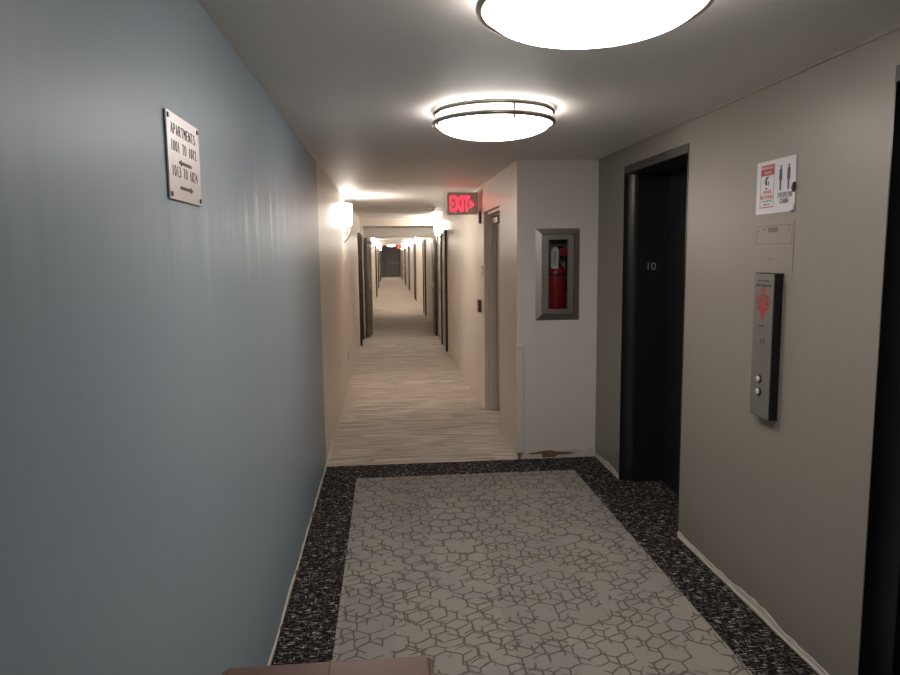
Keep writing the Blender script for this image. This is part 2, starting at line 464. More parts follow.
# wall with the extinguisher cabinet (a hole is left for it)
CX0, CX1, CZ0, CZ1 = 1.205, 1.527, 1.17, 1.865
b = new()
box(b, (XC, YW, 0), (XC+0.17, YW+0.0015, H)); box(b, (XC+0.17, YW, 0), (CX0, YW+0.2, H)); box(b, (CX1, YW, 0), (XR, YW+0.2, H))
box(b, (CX0, YW, 0), (CX1, YW+0.2, CZ0)); box(b, (CX0, YW, CZ1), (CX1, YW+0.2, H))
struct('wall_front', b, M['alcove'])

# right corridor wall with the doorway
D0, D1, DT, DX = 6.315, 7.36, 2.128, 1.215
b = new()
box(b, (XC, YW+0.002, 0), (XC+0.17, D0, H)); box(b, (XC, D1, 0), (XC+0.17, YF, H)); box(b, (XC, D0, DT), (XC+0.17, D1, H))
struct('wall_right.001', b, M['beige'])
b = new(); box(b, (FXR, YF, 0), (FXR+0.2, YE, H)); struct('wall_right.002', b, M['beige'])
b = new(); box(b, (XL-0.2, YE, 0), (XR+0.6, YE+0.2, H)); struct('wall_end', b, M['grey_door'])

# dropped beam and the cross-corridor fire door frame
b = new(); box(b, (XL, 14.0, 2.262), (XC, YF-0.1, H)); struct('ceiling.002', b, M['beam'])
b = new(); box(b, (XL, YF-0.1, 2.085), (XC+0.05, YF+0.1, H))
box(b, (XL, YF-0.1, 0), (-0.335, YF+0.1, 2.085)); box(b, (0.985, YF-0.1, 0), (XC+0.05, YF+0.1, 2.085))
struct('wall_far', b, M['beige'])
b = new(); box(b, (XL, 14.0, 0), (XL+0.065, 14.1, 2.262)); struct('trim_1', b, M['beam'])
b = new()
box(b, (-0.335, YF-0.06, 2.05), (0.985, YF-0.03, 2.083)); box(b, (-0.335, YF-0.06, 0), (-0.315, YF-0.03, 2.06)); box(b, (0.965, YF-0.06, 0), (0.985, YF-0.03, 2.06))
struct('trim_2', b, M['beige_frame'])
# second, farther beam
b = new(); box(b, (FXL, 24.0, 2.25), (FXR, 24.6, H)); struct('ceiling.003', b, M['beam'])

# thin pale cover strips where the walls meet the ceiling
b = new(); box(b, (XL, 4.2, H-0.008), (XL+0.008, 9.5, H)); struct('trim_3', b, M['white'])
b = new(); box(b, (XR-0.008, YB, H-0.012), (XR, YW, H)); struct('trim_4', b, M['taupe'])

# ragged plaster left where the skirting was torn off
def ragged(name, facing, o, length, h0, h1, m, step=0.03, th=0.004, bumps=0.4):
    fr = frame(o, facing); b = new(); n = max(3, int(length/step)); pts = []
    h = random.uniform(h0, h1)
    for i in range(n+1):
        h += random.uniform(-1, 1)*(h1-h0)*bumps; h = min(h1, max(h0, h))
        pts.append((length*i/n, h))
    prism(b, [(0, 0.001)]+pts+[(length, 0.001)], fr, 0.0, th)
    return struct(name, b, m)
ragged('baseboard_right', '-x', (XR, L1, 0), L1-Ln2, 0.030, 0.072, M['plaster'], step=0.045, bumps=0.3)
ragged('baseboard_right.001', '-x', (XR, YW, 0), YW-L2, 0.03, 0.06, M['plaster'])
ragged('baseboard_left', '+x', (XL, 1.6, 0), YW-1.6, 0.012, 0.026, M['plaster'], th=0.006)
ragged('baseboard_front', '-y', (1.10, YW, 0), XR-0.01-1.10, 0.045, 0.075, M['plaster'], step=0.05)
# the grey edge under the right strip
ragged('baseboard_right.002', '-x', (XR-0.004, L1-0.02, 0), 1.5, 0.006, 0.016, M['beige_frame'], th=0.004)
# brown torn paper patches
b = new(); fr = frame((0, YW-0.004, 0), '-y')
prism(b, [(1.13, .050), (1.17, .038), (1.24, .044), (1.25, .008), (1.35, .010), (1.38, .026), (1.47, .030), (1.52, .040), (1.46, .052), (1.37, .055), (1.33, .068), (1.25, .066), (1.2, .055)], fr, 0, 0.003)
struct('baseboard_front.001', b, M['brown'])
fr = frame((XL+0.006, 0, 0), '+x'); b = new()
for y, s in ((4.35, 1.3), (3.55, 0.8), (3.0, 0.7)):
    prism(b, [(y, .002), (y+.05*s, .004), (y+.045*s, .025*s), (y+.02*s, .032*s), (y+.005*s, .02*s)], fr, 0, 0.004)
struct('baseboard_left.001', b, M['brown'])

# dark floor joint along the corridor walls
b = new(); box(b, (XL, YW+0.03, 0), (XL+0.006, 13.0, 0.02)); struct('baseboard_left.002', b, M['beige_frame'])
b = new(); box(b, (XC-0.006, YW+0.01, 0), (XC, D0, 0.02)); struct('baseboard_right.003', b, M['beige_frame'])
b = new(); box(b, (XC-0.006, D1, 0), (XC, 12.1, 0.02)); struct('baseboard_right.004', b, M['beige_frame'])

# ------------------------------------------------------------------ lift entrances
def lift(n, y0, y1):
    d = struct_empty('door_%d' % n, (XR, (y0+y1)/2, 0))
    ht = 2.238
    b = new(); box(b, (XR-0.006, y0, ht), (LX, y1, LT), 0.003); obj('header', b, M['header'], d)
    for s, yy in ((1, y1), (-1, y0)):
        b = new(); R = 0.06; x0 = XR-0.004
        prof = [(x0, yy), (x0, yy-s*0.006)]
        for k in range(9):
            a = k/8*PI/2; prof.append((x0+0.006+R*1.5*math.sin(a)*0.9, yy-s*(0.006+R*(1-math.cos(a))*0.9)))
        prof += [(LX, prof[-1][1]), (LX, yy)]
        prism(b, [(p[0], p[1]) for p in prof], (Vector((0, 0, 0)), Vector((1, 0, 0)), Vector((0, 1, 0)), Vector((0, 0, 1))), 0.0, ht)
        obj('jamb', b, M['black_metal'], d, smooth=30)
    ym = (y0+y1)/2
    for a, c, dx in ((y0, ym-0.002, 0.0), (ym+0.002, y1, 0.0)):
        b = new(); box(b, (LX-0.03+dx, a, 0.008), (LX, c, LT-0.02), 0.002); obj('door_panel', b, M['black_door'], d)
    b = new(); box(b, (LX-0.045, y0, 0.0), (LX+0.01, y1, 0.006)); obj('sill', b, M['screw'], d)
    return d
lift(1, L1, L2); lift(2, Ln1, Ln2)
# shaft behind the panels so nothing shows through
b = new()
for y0, y1 in ((L1, L2), (Ln1, Ln2)): box(b, (LX+0.001, y0-0.05, 0), (LX+0.1, y1+0.05, H))
struct('wall_right.003', b, M['black_door'])

# lit-by-nothing floor number on the far jamb of the farther lift
JY = L2-0.006-0.054
t = thing('floor_number_plate', 'small black plate reading 10 on the black jamb of the farther elevator', 'number plate', (1.868, JY, 1.615))
b = new(); fr = frame((1.868, JY, 1.615), '-y')
prism(b, rect(-0.05, -0.075, 0.05, 0.075), fr, 0, 0.003); obj('plate', b, M['black'], t)
text('number', '10', 0.078, fr, 0.010, -0.030, M['white_num'], t, lift=0.003)

# ------------------------------------------------------------------ stair doorway on the right of the corridor
d = struct_empty('door_3', (XC, (D0+D1)/2, 0))
b = new()
box(b, (XC+0.04, D1-0.03, 0), (DX, D1, DT)); box(b, (XC+0.04, D0, 0), (DX, D0+0.03, DT)); box(b, (XC+0.04, D0+0.03, DT-0.03), (DX, D1-0.03, DT))
box(b, (XC+0.09, D1-0.055, 0), (DX, D1-0.03, DT-0.03)); box(b, (XC+0.09, D0+0.03, 0), (DX, D0+0.055, DT-0.03))
obj('door_frame', b, M['beige_frame'], d)
b = new(); box(b, (DX-0.045, D0+0.055, 0.01), (DX, D1-0.055, DT-0.03), 0.002); pn = obj('door_panel', b, M['taupe_door'], d)
b = new(); lathe(b, [(0.026, 0), (0.026, -0.008), (0.01, -0.01), (0.01, -0.05)], (DX-0.045, D0+0.13, 1.02), 'X', 20)
box(b, (DX-0.103, D0+0.12, 1.01), (DX-0.09, D0+0.24, 1.03), 0.004); obj('door_handle', b, M['chrome'], pn)
b = new(); box(b, (DX-0.105, D1-0.42, 2.0), (DX-0.045, D1-0.16, 2.06), 0.006)
tube(b, [(DX-0.075, D1-0.3, 2.065), (DX-0.12, D1-0.62, 2.075)], 0.010); tube(b, [(DX-0.12, D1-0.62, 2.075), (DX-0.11, D1-0.2, 2.085)], 0.010)
obj('door_closer', b, M['nickel'], d)
b = new(); box(b, (DX, D0-0.1, 0), (DX+0.05, D1+0.1, H)); struct('wall_right.004', b, M['beige'])

# ------------------------------------------------------------------ apartment doors along the corridor
# local frame: wall plane at x=0, the room is towards +x, the door centred on y=0
def apartment_door(name, dm):
    r = struct_empty(name, (0, 0, 0)); w, hh = 0.46, 2.04
    b = new()
    for s in (-1, 1): box(b, (0.0, s*w, 0), (0.04, s*(w+0.06), hh+0.06), 0.003)
    box(b, (0.0, -w, hh), (0.04, w, hh+0.06), 0.003)
    obj('door_frame', b, M['brown_frame'], r)
    b = new(); box(b, (0.0, -w, 0.012), (0.012, w, hh), 0.002); p = obj('door_panel', b, dm, r)
    b = new()
    lathe(b, [(0.028, 0.012), (0.028, 0.020), (0.011, 0.022), (0.011, 0.06)], (0, w-0.07, 1.04), 'X', 20)
    box(b, (0.052, w-0.19, 1.03), (0.066, w-0.06, 1.05), 0.005)
    obj('door_handle', b, M['chrome'], p)
    b = new(); lathe(b, [(0.0, 0.010), (0.012, 0.012), (0.012, 0.018), (0.0, 0.019)], (0, 0, 1.5), 'X', 16); obj('peephole', b, M['chrome'], p)
    b = new(); prism(b, rect(-0.05, 1.58, 0.05, 1.64), frame((0.012, 0, 0), '+x'), 0, 0.003); obj('number_plate', b, M['nickel'], p)
    return r
A = apartment_door('door_4', M['taupe_door'])
A.location = (XC, 12.42, 0); A.rotation_euler = (0, 0, PI)
A2 = apartment_door('door_5', M['brown_frame']); A2.location = (XL, 13.45, 0)
k = 6
for x, y, rz in ((FXR, 19.6, PI), (FXL, 18.6, 0), (FXR, 26.2, PI), (FXL, 28.5, 0), (FXR, 33, PI), (FXL, 36, 0),
                 (FXR, 40, PI), (FXL, 44, 0), (FXR, 48, PI), (FXL, 51, 0)):
    dup(A, (x, y, 0), rz, name='door_%d' % k); k += 1

# fire door leaves held open along the walls
def leaf(n, hinge, ang, side, L, m):
    d = struct_empty('door_%d' % n, hinge)
    # local: leaf runs from hinge toward -y by length L
    b = new(); box(b, (-0.022, -L, 0.01), (0.022, -0.005, 2.04), 0.002)
    org = world(d); bmesh.ops.translate(b, verts=b.verts[:], vec=org); p = obj('door_leaf', b, m, d)
    b = new(); box(b, (side*0.022, -L+0.08, 1.0), (side*0.06, -0.12, 1.05), 0.006); box(b, (side*0.02, -L+0.06, 0.97), (side*0.045, -L+0.13, 1.12), 0.004)
    bmesh.ops.translate(b, verts=b.verts[:], vec=org); obj('push_bar', b, M['nickel'], p)
    b = new(); box(b, (side*0.022, -0.38, 1.92), (side*0.075, -0.12, 1.98), 0.006)
    bmesh.ops.translate(b, verts=b.verts[:], vec=org); obj('door_closer', b, M['nickel'], p)
    d.rotation_euler = (0, 0, ang)
leaf(k, (-0.345, YF-0.11, 0), math.radians(-5.5), 1, 0.66, M['leaf'])
leaf(k+1, (1.0-0.005, YF-0.11, 0), math.radians(0.3), -1, 0.66, M['brown_frame'])
k += 2

# grey double door closing the far end
d = struct_empty('door_%d' % k, (0.36, YE, 0))
b = new(); box(b, (-0.2, YE-0.04, 0), (-0.14, YE, 2.2)); box(b, (1.0, YE-0.04, 0), (1.06, YE, 2.2)); box(b, (-0.14, YE-0.04, 2.14), (1.0, YE, 2.2)); obj('door_frame', b, M['taupe_door'], d)
for a, c in ((-0.14, 0.18), (0.185, 1.0)):
    b = new(); box(b, (a, YE-0.03, 0.01), (c, YE, 2.14), 0.004); p = obj('door_leaf', b, M['grey_door'], d)
    b = new(); box(b, (a+0.05, YE-0.08, 1.0), (c-0.05, YE-0.03, 1.06), 0.01); obj('push_bar', b, M['nickel'], p)

# ------------------------------------------------------------------ ceiling lamps
def ceiling_lamp(loc, label):
    x, y, z = loc
    t = thing('ceiling_lamp', label, 'ceiling lamp', loc, None)
    b = new(); prof = [(0.287, -0.004), (0.289, -0.07)]
    for i in range(1, 15):
        a = i/14*PI/2; prof.append((0.289*math.cos(a), -0.07-0.070*math.sin(a)))
    prof[-1] = (0.0, prof[-1][1])
    lathe(b, prof, loc, 'Z', 72); obj('glass_bowl', b, M['lamp'], t, smooth=50)
    for dz, rr in ((-0.016, 0.302), (-0.066, 0.307)):
        b = new(); torus(b, (x, y, z+dz), rr, 0.0105, 80, 10, 1.2); obj('ring', b, M['nickel'], t, smooth=80)
    b = new(); lathe(b, [(0.15, 0.0), (0.15, -0.003)], loc, 'Z', 40); obj('ceiling_plate', b, M['white'], t)
    for a in (math.radians(-80), math.radians(195), math.radians(75)):
        b = new(); cx, cy = x+0.301*math.cos(a), y+0.301*math.sin(a)
        tube(b, [(cx, cy, z-0.004), (cx, cy, z-0.078)], 0.006, 8)
        lathe(b, [(0.007, z-0.078), (0.007, z-0.09), (0.0, z-0.094)], (cx, cy, 0), 'Z', 12)
        obj('clip', b, M['nickel'], t)
    return t
cl = ceiling_lamp((0.565, 3.625, H), 'round glass ceiling lamp with two metal rings, whole one near the hallway mouth')
near = dup(cl, (0.572, 1.925, H), 0.5, 'large nearest round ceiling lamp cut off by the top edge, in front of the elevators')
far = dup(cl, (0.36, 51.0, H), 0, 'tiny glowing ceiling lamp far down the corridor, just before the end door')

# ------------------------------------------------------------------ wall sconces (local: wall plane x=0, projects to +x, origin at the plate)
def sconce(loc, label, group=None):
    t = thing('wall_sconce', label, 'wall lamp', (0, 0, 0), group)
    b = new(); n = 20; r, dp = 0.115, 0.095
    # half-oval glass shade, slightly flared to the top, open rim
    rings = []
    for h, k_ in ((-0.10, 0.80), (-0.095, 0.9), (-0.05, 0.96), (0.03, 1.0), (0.11, 1.04), (0.165, 1.06), (0.17, 1.0)):
        rings.append([b.verts.new((0.012+dp*k_*math.sin(PI*i/n)**0.8 if 0 < i < n else 0.012, -r*k_*math.cos(PI*i/n), h)) for i in range(n+1)])
    for q in range(len(rings)-1):
        for i in range(n): b.faces.new((rings[q][i], rings[q][i+1], rings[q+1][i+1], rings[q+1][i]))
        b.faces.new((rings[q][n], rings[q][0], rings[q+1][0], rings[q+1][n]))
    b.faces.new(rings[0]); b.faces.new(rings[-1])
    obj('glass_shade', b, M['sconce'], t, smooth=50)
    b = new(); box(b, (0, -0.055, -0.07), (0.012, 0.055, 0.12), 0.003); obj('back_plate', b, M['nickel'], t)
    b = new()
    tube(b, [(0.075, 0, -0.10), (0.078, 0, -0.15), (0.070, 0, -0.20), (0.05, 0, -0.245), (0.022, 0, -0.275), (0.008, 0, -0.30)],
         [0.008, 0.011, 0.012, 0.012, 0.011, 0.009], 10)
    lathe(b, [(0.0, -0.006), (0.02, -0.003), (0.02, 0.0), (0.0, 0.0)], (0.003, 0, -0.30), 'X', 12)
    obj('arm', b, M['nickel'], t, smooth=50)
    t.location = loc
    return t
G = 'small wall lamps glowing far down the corridor'
s1 = sconce((XL, 8.75, 2.15), 'nearest frosted wall lamp with curved metal arm, on the left corridor wall')
dup(s1, (XC, 13.42, 2.15), PI, 'glowing wall lamp high on the right corridor wall just past the dark framed door')
i = 0
ordl = ['first glowing wall lamp on the left beyond the open fire doors', 'second glowing wall lamp on the left beyond the open fire doors',
        'third glowing wall lamp on the left beyond the open fire doors', 'fourth glowing wall lamp on the left beyond the open fire doors',
        'farthest glowing wall lamp on the left side of the corridor']
for y in (21.0, 26.5, 33.0, 40.5, 48.5):
    dup(s1, (FXL, y, 2.15), 0, ordl[i], G); i += 1
i = 0
for y in (23.3, 29.5, 36.5, 44.5):
    dup(s1, (FXR, y, 2.15), PI, ordl[i].replace('left', 'right'), G); i += 1

# ------------------------------------------------------------------ exit signs
def exit_sign(loc, label, k=1.0):
    """box sign standing out from the right wall; loc is the middle of its right edge"""
    x, y, z = loc; w, h, dp = 0.335*k, 0.222*k, 0.05
    t = thing('exit_sign', label, 'exit sign', loc)
    b = new(); box(b, (x-w, y, z-h/2), (x, y+dp, z+h/2), 0.004); obj('housing', b, M['exit_face'], t)
    fr = frame((x-w/2, y, z), '-y')
    text('lettering', 'EXIT', 0.235*k, fr, -0.030*k, -0.002, M['exit_red'], t, depth=0.002, width=0.215*k, bold=0.004)
    b = new(); prism(b, [(0.085*k, 0.045*k), (0.132*k, 0.0), (0.085*k, -0.045*k), (0.085*k, -0.020*k), (0.107*k, 0.0), (0.085*k, 0.020*k)], fr, 0, 0.002)
    obj('arrow', b, M['exit_red'], t)
    b = new(); box(b, (x, y+0.005, z-h/2+0.02), (x+0.012, y+dp-0.005, z+h/2+0.01), 0.002)
    box(b, (x-w*0.98, y+0.002, z+h/2), (x+0.012, y+dp, z+h/2+0.022), 0.003); obj('bracket', b, M['white'], t)
    return t
SX, SY, SZ = XC-0.022, 7.72, 2.235
exit_sign((SX, SY, SZ), 'lit red EXIT sign with right arrow standing out from the corridor wall')
exit_sign((FXR-0.012, 48.0, 2.2), 'tiny red exit sign at the far end of the corridor')
b = new(); box(b, (XC-0.022, 7.56, 2.02), (XC+0.001, 7.64, 2.15), 0.004)
tag(obj('junction_box', b, M['header'], origin=(XC, 7.60, 2.02)), 'small grey box on the wall right under the lit exit sign', 'box')

# smoke detector
t = thing('smoke_detector', 'round pale smoke detector on the corridor ceiling left of the exit sign', 'smoke detector', (0.70, 11.0, H))
b = new(); lathe(b, [(0.09, H), (0.09, H-0.012), (0.07, H-0.016)], (0.70, 11.0, 0), 'Z', 32); obj('base', b, M['beige_frame'], t)
b = new(); lathe(b, [(0.068, H-0.016), (0.066, H-0.04), (0.045, H-0.06), (0.0, H-0.063)], (0.70, 11.0, 0), 'Z', 32); obj('cover', b, M['white'], t, smooth=40)

# fire alarm station and sticker
t = thing('fire_alarm_station', 'small dark red fire alarm pull box on the corridor wall beside the doorway', 'fire alarm', (XC, 7.60, 1.12))
b = new(); box(b, (XC-0.008, 7.50, 1.03), (XC+0.001, 7.66, 1.19), 0.003); obj('back_plate', b, M['white'], t)
b = new(); box(b, (XC-0.04, 7.535, 1.05), (XC-0.008, 7.655, 1.185), 0.006); bd = obj('body', b, M['pull_red'], t)
b = new(); box(b, (XC-0.046, 7.565, 1.09), (XC-0.040, 7.625, 1.11), 0.002); obj('pull_handle', b, M['white'], t)
t = thing('warning_sticker', 'narrow red and white notice on the corridor wall above the alarm pull box', 'sticker', (XC, 7.50, 1.5))
fr = frame((XC, 7.50, 1.5), '-x')
b = new(); prism(b, rect(-0.045, -0.065, 0.045, 0.065), fr, -0.002, 0.002); obj('paper', b, M['paper'], t)
for a in (rect(-0.038, 0.018, 0.038, 0.058), rect(-0.038, -0.028, 0.038, -0.004), rect(-0.03, -0.056, 0.03, -0.04)):
    b = new(); prism(b, a, fr, 0.002, 0.003); obj('red_print', b, M['paper_red'], t)

# outlets low on the left corridor wall
t = thing('wall_outlet', 'small electrical outlet low on the left corridor wall, the farther of two plates', 'outlet', (XL, 8.9, 0.41))
fr = frame((XL, 8.9, 0.41), '+x')
b = new(); prism(b, rect(-0.04, -0.06, 0.04, 0.06), fr, 0, 0.006); obj('cover_plate', b, M['beige_frame'], t)
b = new(); b.free()
for v in (0.026, -0.026):
    b = new(); prism(b, disc(0, v, 0.017), fr, 0.006, 0.009); obj('socket', b, M['brown_frame'], t)
t = thing('blank_cover_plate', 'pale blank cover plate low on the left corridor wall, the nearer of two plates', 'cover plate', (XL, 7.42, 0.53))
fr = frame((XL, 7.42, 0.53), '+x')
b = new(); prism(b, rect(-0.06, -0.05, 0.06, 0.05), fr, -0.002, 0.005); obj('plate', b, M['white'], t)
for v in (0.034, -0.034):
    b = new(); prism(b, disc(0, v, 0.004, 10), fr, 0.005, 0.007); obj('screw', b, M['screw'], t)

# ------------------------------------------------------------------ plastic cable channel on the corner
t = thing('cable_channel', 'pale plastic channel running up the lower corner below the extinguisher cabinet', 'cable channel', (XC+0.03, YW, 0.06))
b = new(); box(b, (XC-0.012, YW-0.022, 0.06), (XC+0.05, YW, 0.94), 0.003); obj('cover', b, M['guard'], t)
b = new(); box(b, (XC-0.016, YW-0.027, 0.928), (XC+0.054, YW, 0.948), 0.003); obj('end_cap', b, M['white'], t)
b = new(); box(b, (XC+0.05, YW-0.012, 0.06), (XC+0.056, YW, 0.93)); obj('side_lip', b, M['guard'], t)
b = new(); box(b, (XC+0.008, YW-0.016, 0.0), (XC+0.03, YW-0.004, 0.06), 0.002); obj('cable_end', b, M['brown'], t)

# ------------------------------------------------------------------ extinguisher cabinet
t = thing('extinguisher_cabinet', 'stainless steel fire extinguisher cabinet with glass door recessed in pale wall', 'cabinet', (1.366, YW, 1.15))
b = new()
fx0, fx1, fz0, fz1 = 1.187, 1.545, 1.150, 1.884
def picture_frame(b, x0, x1, z0, z1, w, y0, y1, bev=0.002):
    box(b, (x0, y0, z0), (x0+w, y1, z1), bev); box(b, (x1-w, y0, z0), (x1, y1, z1), bev)
    box(b, (x0+w, y0, z0), (x1-w, y1, z0+w), bev); box(b, (x0+w, y0, z1-w), (x1-w, y1, z1), bev)
# sloped outer trim made of four mitred pieces
o = [(fx0, fz0), (fx1, fz0), (fx1, fz1), (fx0, fz1)]; w = 0.046
inn = [(fx0+w, fz0+w), (fx1-w, fz0+w), (fx1-w, fz1-w), (fx0+w, fz1-w)]
vo = [b.verts.new((p[0], YW-0.003, p[1])) for p in o]; vb = [b.verts.new((p[0], YW, p[1])) for p in o]
vi = [b.verts.new((p[0], YW-0.020, p[1])) for p in inn]; vj = [b.verts.new((p[0], YW+0.004, p[1])) for p in inn]
for i in range(4):
    j = (i+1) % 4
    b.faces.new((vo[i], vo[j], vi[j], vi[i])); b.faces.new((vb[i], vb[j], vo[j], vo[i])); b.faces.new((vi[i], vi[j], vj[j], vj[i])); b.faces.new((vj[i], vj[j], vb[j], vb[i]))
obj('outer_frame', b, M['steel'], t)
b = new(); gx0, gx1, gz0, gz1 = 1.288, 1.446, 1.240, 1.796
dx0, dx1, dz0, dz1 = fx0+w+0.004, fx1-w-0.004, fz0+w+0.004, fz1-w-0.004
for a, c in (((dx0, dz0), (gx0, dz1)), ((gx1, dz0), (dx1, dz1)), ((gx0, dz0), (gx1, gz0)), ((gx0, gz1), (gx1, dz1))):
    box(b, (a[0], YW-0.016, a[1]), (c[0], YW-0.002, c[1]))
dr = obj('door', b, M['steel'], t)
b = new(); box(b, (gx0, YW-0.011, gz0), (gx1, YW-0.007, gz1)); obj('glass_pane', b, M['glass'], dr)
b = new(); box(b, (dx0+0.006, YW-0.024, 1.46), (dx0+0.018, YW-0.016, 1.56), 0.002); obj('pull_handle', b, M['nickel'], dr)
b = new(); c0, c1, e0, e1, yb = CX0+0.003, CX1-0.003, CZ0+0.003, CZ1-0.003, YW+0.185
box(b, (c0, YW+0.005, e0), (c0+0.004, yb, e1)); box(b, (c1-0.004, YW+0.005, e0), (c1, yb, e1))
box(b, (c0, YW+0.005, e0), (c1, yb, e0+0.004)); box(b, (c0, YW+0.005, e1-0.004), (c1, yb, e1)); box(b, (c0, yb-0.004, e0), (c1, yb, e1))
obj('inner_box', b, plain('white_enamel_box', (0.46, 0.42, 0.39), 0.5), t)

# extinguisher
ex, ey, ez = 1.379, YW+0.092, e0+0.004
t = thing('fire_extinguisher', 'red fire extinguisher with white tag standing inside the steel wall cabinet', 'fire extinguisher', (ex, ey, ez))
b = new(); r = 0.078
lathe(b, [(0.0, ez+0.002), (0.06, ez+0.002), (0.066, ez), (r, ez+0.012), (r, ez+0.345), (r*0.96, ez+0.37), (r*0.8, ez+0.395), (r*0.5, ez+0.42), (0.026, ez+0.435), (0.022, ez+0.46), (0.0, ez+0.46)], (ex, ey, 0), 'Z', 40)
obj('cylinder', b, M['red'], t, smooth=50)
b = new(); box(b, (ex-0.045, ey-r-0.001, ez+0.16), (ex+0.035, ey-r+0.03, ez+0.16+0.001)); b.free()
b = new(); lathe(b, [(0.024, ez+0.455), (0.026, ez+0.50), (0.016, ez+0.505), (0.016, ez+0.53), (0.0, ez+0.53)], (ex, ey, 0), 'Z', 20); obj('valve', b, M['nickel'], t, smooth=40)
b = new(); tube(b, [(ex-0.01, ey+0.02, ez+0.53), (ex+0.005, ey-0.04, ez+0.56), (ex+0.03, ey-0.085, ez+0.56)], 0.009, 8); box(b, (ex-0.012, ey-0.075, ez+0.515), (ex+0.012, ey+0.01, ez+0.528), 0.003); obj('lever', b, M['black'], t)
b = new(); lathe(b, [(0.0, -0.022), (0.018, -0.02), (0.02, 0), (0.0, 0)], (ex-0.004, ey-0.024, ez+0.49), 'Y', 20); obj('pressure_gauge', b, M['chrome'], t)
b = new(); tube(b, [(ex+0.02, ey, ez+0.50), (ex+0.06, ey-0.02, ez+0.51), (ex+0.074, ey-0.03, ez+0.46), (ex+0.07, ey-0.055, ez+0.40), (ex+0.064, ey-0.068, ez+0.3), (ex+0.064, ey-0.066, ez+0.2)], 0.009, 10); obj('hose', b, M['black'], t, smooth=50)
b = new(); lathe(b, [(r+0.001, ez+0.332), (r+0.003, ez+0.334), (r+0.003, ez+0.342), (r+0.001, ez+0.344)], (ex, ey, 0), 'Z', 40); obj('strap', b, M['black'], t)
b = new(); fr = frame((ex-0.035, ey-0.082, ez+0.475), '-y')
prism(b, [(-0.028, -0.085), (0.030, -0.090), (0.034, 0.062), (0.014, 0.088), (-0.006, 0.084), (-0.026, 0.055)], fr, 0, 0.002); tg = obj('tag', b, M['tag'], t)
b = new()
for q in range(9): prism(b, rect(-0.018, 0.045-q*0.013, 0.012+0.010*((q*7) % 3)/2, 0.049-q*0.013), fr, 0.002, 0.0026)
obj('tag_print', b, M['paper_grey'], tg)
b = new(); lathe(b, [(0.0, -0.04), (0.036, -0.036), (0.042, -0.02), (0.036, -0.002), (0.0, 0)], (ex+0.040, ey-0.03, ez+0.525), 'Y', 20); obj('red_cap', b, M['red'], t, smooth=40)

# ------------------------------------------------------------------ apartment number sign on the blue wall
y0, y1, z0, z1 = 1.752, 2.038, 1.833, 2.044
yc, zc = (y0+y1)/2, (z0+z1)/2
t = thing('apartment_sign', 'brushed metal sign giving apartment numbers with arrows on the blue wall', 'sign', (XL, yc, zc))
fr = frame((XL, yc, zc), '+x'); W2, H2 = (y1-y0)/2, (z1-z0)/2
b = new(); prism(b, rect(-W2, -H2, W2, H2), fr, 0.003, 0.007)
for u in (-W2+.014, W2-.014):
    for v in (-H2+.012, H2-.012): prism(b, disc(u, v, 0.006, 12), fr, 0.0, 0.003)
obj('plate', b, M['plate'], t)
for s, v, wd in (('APARTMENTS', 0.062, 0.222), ('1001 TO 1012', 0.021, 0.232), ('1013 TO 1024', -0.040, 0.232)):
    mono('lettering', s, 0.040, fr, -0.004, v+0.004, M['ink'], t, wd/len(s), lift=0.007)
for v, s in ((-0.010, -1), (-0.073, 1)):
    b = new()
    prism(b, [(-s*0.055, -0.004), (s*0.035, -0.004), (s*0.035, -0.008), (s*0.062, 0.0), (s*0.035, 0.008), (s*0.035, 0.004), (-s*0.055, 0.004)], (fr[0]+fr[2]*v, fr[1], fr[2], fr[3]), 0.007, 0.008)
    obj('arrow', b, M['ink'], t)
for u in (-W2+.014, W2-.014):
    for v in (-H2+.012, H2-.012):
        b = new(); prism(b, disc(u, v, 0.0062, 16), fr, 0.007, 0.0095); obj('screw', b, M['screw'], t)

# ------------------------------------------------------------------ laminated notice on the right wall
y0, y1, z0, z1 = 2.772, 3.075, 1.852, 2.083
yc, zc = (y0+y1)/2, (z0+z1)/2
t = thing('laminated_notice', 'white laminated notice with red banner and two blue figures on taupe wall', 'notice', (XR, yc, zc))
fr = frame((XR, yc, zc), '-x'); W2, H2 = (y1-y0)/2, (z1-z0)/2
b = new(); prism(b, rect(-W2, -H2, W2, H2), fr, 0.0, 0.004); obj('paper', b, M['paper'], t)
fr0 = fr; fr = frame((XR, yc-0.011, zc), '-x')
b = new()
prism(b, rect(-0.128, 0.052, -0.020, 0.098), fr, 0.004, 0.0045); obj('banner', b, M['paper_red'], t)
text('banner_lettering', 'IMPORTANT', 0.017, fr, -0.074, 0.085, M['paper'], t, lift=0.0045, width=0.095)
text('banner_lettering', 'NOTICE', 0.017, fr, -0.070, 0.064, M['paper'], t, lift=0.0045, width=0.055)
for a in (rect(-0.129, -0.085, -0.1265, 0.052), rect(-0.0225, -0.085, -0.020, 0.052)):
    b = new(); prism(b, a, fr, 0.004, 0.0045); obj('border', b, M['paper_grey'], t)
b = new(); prism(b, rect(-0.129, -0.088, -0.020, -0.084), fr, 0.004, 0.0045); obj('border', b, M['paper_red'], t)
b = new()  # masked head in profile
prism(b, [(-0.093, 0.020), (-0.091, 0.036), (-0.082, 0.046), (-0.068, 0.048), (-0.062, 0.043), (-0.075, 0.038), (-0.078, 0.026), (-0.074, 0.012), (-0.084, 0.008)], fr, 0.004, 0.0045)
prism(b, [(-0.070, 0.022), (-0.062, 0.028), (-0.061, 0.012), (-0.068, 0.008)], fr, 0.004, 0.0045)
prism(b, [(-0.094, -0.006), (-0.086, 0.001), (-0.070, -0.003), (-0.072, -0.006)], fr, 0.004, 0.0045)
obj('mask_symbol', b, M['paper_black'], t)
